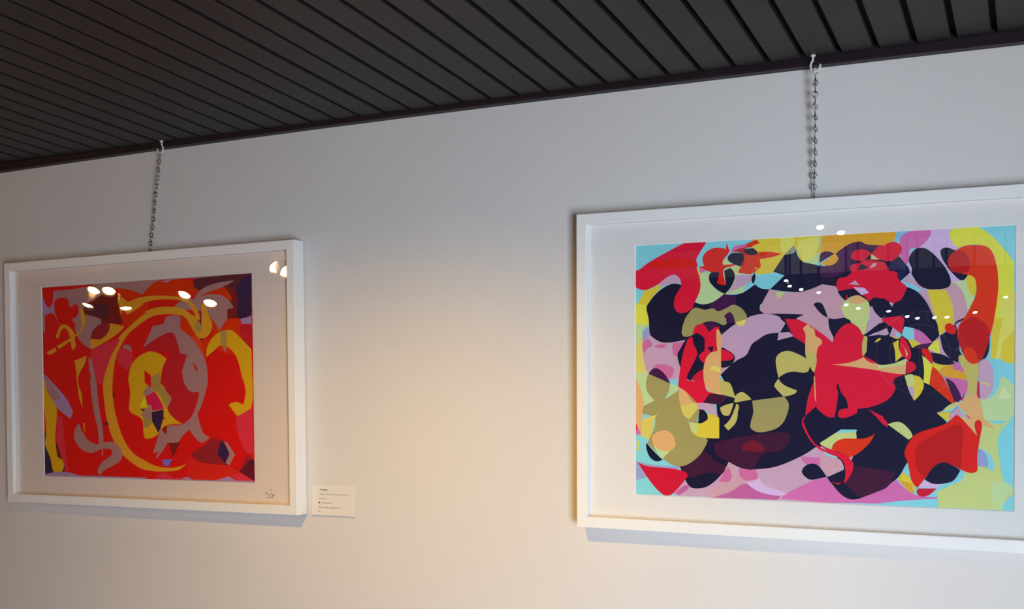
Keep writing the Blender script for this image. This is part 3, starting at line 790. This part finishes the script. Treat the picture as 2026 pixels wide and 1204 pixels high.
# ------------------------------------------------------------------ room lamps (most seen as reflections in the picture glass) and added unseen lights
def lamp_meshes():
    d = {}
    b1 = bmesh.new(); lathe(b1, [(0, .075), (.012, .075), (.034, .055), (.036, -.01), (.036, -.03), (.033, -.03), (.030, .0), (0, .002)], 20); d['housing'] = b1
    b2 = bmesh.new(); lathe(b2, [(0, -.022), (.014, -.021), (.025, -.015), (.0295, -.004), (.0295, .001), (0, .001)], 18); d['bulb'] = b2
    return d
LAMPSRC = {}
def lamp(label, group, x, y, z, glow, aim, size=1.0, spot=None):
    """small spotlight on a stem from the ceiling"""
    top = cz(y)+EYE*0
    t = thing('ceiling_spotlight', label, 'lamp', (x, y, top), (0, 0, 0), group)
    dz = EYE+z-top
    ball = .085*size
    stem = bmesh.new(); tube(stem, [(0, 0, 0), (0, 0, dz+.055*size)], .007, 8)
    lathe(stem, [(0, 0), (.035, 0), (.035, -.012), (0, -.014)], 16); obj('stem', stem, BLACKM, t)
    dirv = Vector(aim).normalized(); q = Vector((0, 0, -1)).rotation_difference(dirv).to_euler()
    for nm, mt in (('housing', BLACKM), ('bulb', glow)):
        key = (nm, mt.name)
        if key not in LAMPSRC:
            o = obj(nm, lamp_meshes()[nm], mt, t, True); LAMPSRC[key] = o
        else: o = share(nm, LAMPSRC[key], t)
        o.location = (0, 0, dz); o.rotation_euler = q; o.scale = (size,)*3
    if spot:
        li = bpy.data.lights.new('spot_beam', 'SPOT'); li.energy = spot[0]; li.color = spot[1]; li.spot_size = spot[2]; li.spot_blend = spot[3]; li.shadow_soft_size = spot[4]
        lo = bpy.data.objects.new('spot_beam', li); COL.objects.link(lo); lo.parent = t
        lo.location = Vector((0, 0, dz)) + dirv*.035*size
        lo.rotation_euler = q
    return t

WC = (1.0, .66, .36)
lamp('ceiling spotlight aimed at the wall between the two pictures', None, -.88, -.93, .50, COOL, (-.24, .93, -2.0), .8, (38, (1.0, .58, .09), R_(112), 1.0, .012))
lamp('added unseen warm fill light towards the red picture', None, -2.2, -2.3, .52, COOL, (.1, 1.0, -.55), 1.0, (7, (1.0, .52, .16), R_(120), 1.0, .03))  # added warm fill for the left and upper wall, out of view
WL = ('upper of the two leftmost', 'second in the top row of', 'lowest at the left end of', 'long flat one below the pair of', 'bright round one near the middle of', 'rightmost over the print of',
      'upper one in the right corner of', 'lower one in the right corner of')
for wl, (x, y, z), aim in zip(WL, ((-5.6, -3.6, .66), (-5.47, -3.6, .65), (-5.65, -3.6, .57), (-5.33, -3.6, .54), (-4.83, -3.6, .60), (-4.63, -3.6, .54), (-4.14, -3.6, .73), (-4.06, -3.6, .70)),
                     ((.3, .8, -.9), (.5, .8, -.9), (.1, .7, -1.2), (.5, .5, -1.5), (.2, .8, -.9), (.4, .8, -1), (.9, .5, -.6), (.9, .5, -.6))):
    lamp('warm spotlight, %s glare spots on the red picture' % wl, 'warm spotlights at the back left', x, y, z, WARM, aim, 1.4)
OR = 'first second third fourth fifth sixth seventh eighth ninth tenth eleventh twelfth thirteenth fourteenth fifteenth'.split()
for k, (x, y, z) in enumerate(((-.56, -1.6, .45), (-.50, -1.6, .43), (-1.15, -4.2, .51), (-1.13, -4.2, .48), (-1.07, -4.2, .46), (-.98, -4.2, .44), (-.84, -4.2, .37), (-.78, -4.2, .35),
                (-.63, -4.2, .33), (-.54, -4.2, .30), (-.49, -4.2, .29), (-.41, -4.2, .29), (-.35, -4.2, .29), (-.22, -4.2, .31), (-.08, -4.2, .38))):
    wh = '%s of the two glints above the print' % ('left', 'right')[k] if k < 2 else '%s glint from the left over the print' % OR[k-2]
    lamp('small white spotlight, %s on the navy picture' % wh, 'small white spotlights at the back', x, y, z, COOL, (.2, .7, -.9), .42)

for k, x in enumerate((-1.5, .1)):  # added lights that brighten the back wall for its reflection in the glass
    lamp('added unseen white light on the %s side of the dark back wall' % ('left', 'right')[k], 'added back wall lights', x, -5.3, .78, COOL, (0, -1, -.25), .6, (26, (1.0, .97, .95), R_(130), 1.0, .03))

# ------------------------------------------------------------------ round seal on the back wall (its mirror image shows in the glass)
seal = thing('wall_emblem', 'round white line emblem with a star, mirrored in the navy picture glass', 'emblem', (-.64, Y0+.004, EYE+.14), (R_(90), 0, R_(180)))
def ring(r, w_): 
    bm = bmesh.new(); n_ = 64
    A = [bm.verts.new((math.cos(2*math.pi*k/n_)*r, math.sin(2*math.pi*k/n_)*r, 0)) for k in range(n_)]
    B = [bm.verts.new((math.cos(2*math.pi*k/n_)*(r-w_), math.sin(2*math.pi*k/n_)*(r-w_), 0)) for k in range(n_)]
    for k in range(n_): bm.faces.new((A[k], A[(k+1) % n_], B[(k+1) % n_], B[k]))
    return bm
def thick(bm):
    ext = bmesh.ops.extrude_face_region(bm, geom=list(bm.faces))
    for v in [g for g in ext['geom'] if isinstance(g, bmesh.types.BMVert)]: v.co.z += .002
    bmesh.ops.recalc_face_normals(bm, faces=bm.faces); return bm
obj('ring', thick(ring(.29, .012)), VINYL, seal); obj('ring', thick(ring(.20, .008)), VINYL, seal)
bm = bmesh.new(); box(bm, -.004, .004, -.195, .195, 0, .002); obj('cross_line', bm, VINYL, seal)
bm = bmesh.new(); box(bm, -.195, .195, .04, .047, 0, .002); obj('cross_line', bm, VINYL, seal)
bm = bmesh.new(); vs = [bm.verts.new((-.245+math.cos(math.pi/2+k*math.pi/5)*(.026 if k % 2 == 0 else .011), .02+math.sin(math.pi/2+k*math.pi/5)*(.026 if k % 2 == 0 else .011), 0)) for k in range(10)]
bm.faces.new(vs); obj('star', thick(bm), VINYL, seal)
for chx, ang, inv in (('A', 100, 0), ('V', 84, 0), ('I', 72, 0), ('S', 60, 0), ('O', -55, 1), ('K', -70, 1), ('E', -122, 1), ('D', -160, 1)):
    me = text_mesh(chx, .07, 0, 'CENTER'); b2 = bmesh.new(); b2.from_mesh(me)
    a = R_(ang); rad = .222 if not inv else .27
    rot = Matrix.Rotation(a - R_(90) + (R_(180) if inv else 0), 3, 'Z')
    for v in b2.verts: v.co = rot @ v.co + Vector((math.cos(a)*rad, math.sin(a)*rad, .0015))
    obj('letter', b2, VINYL, seal)
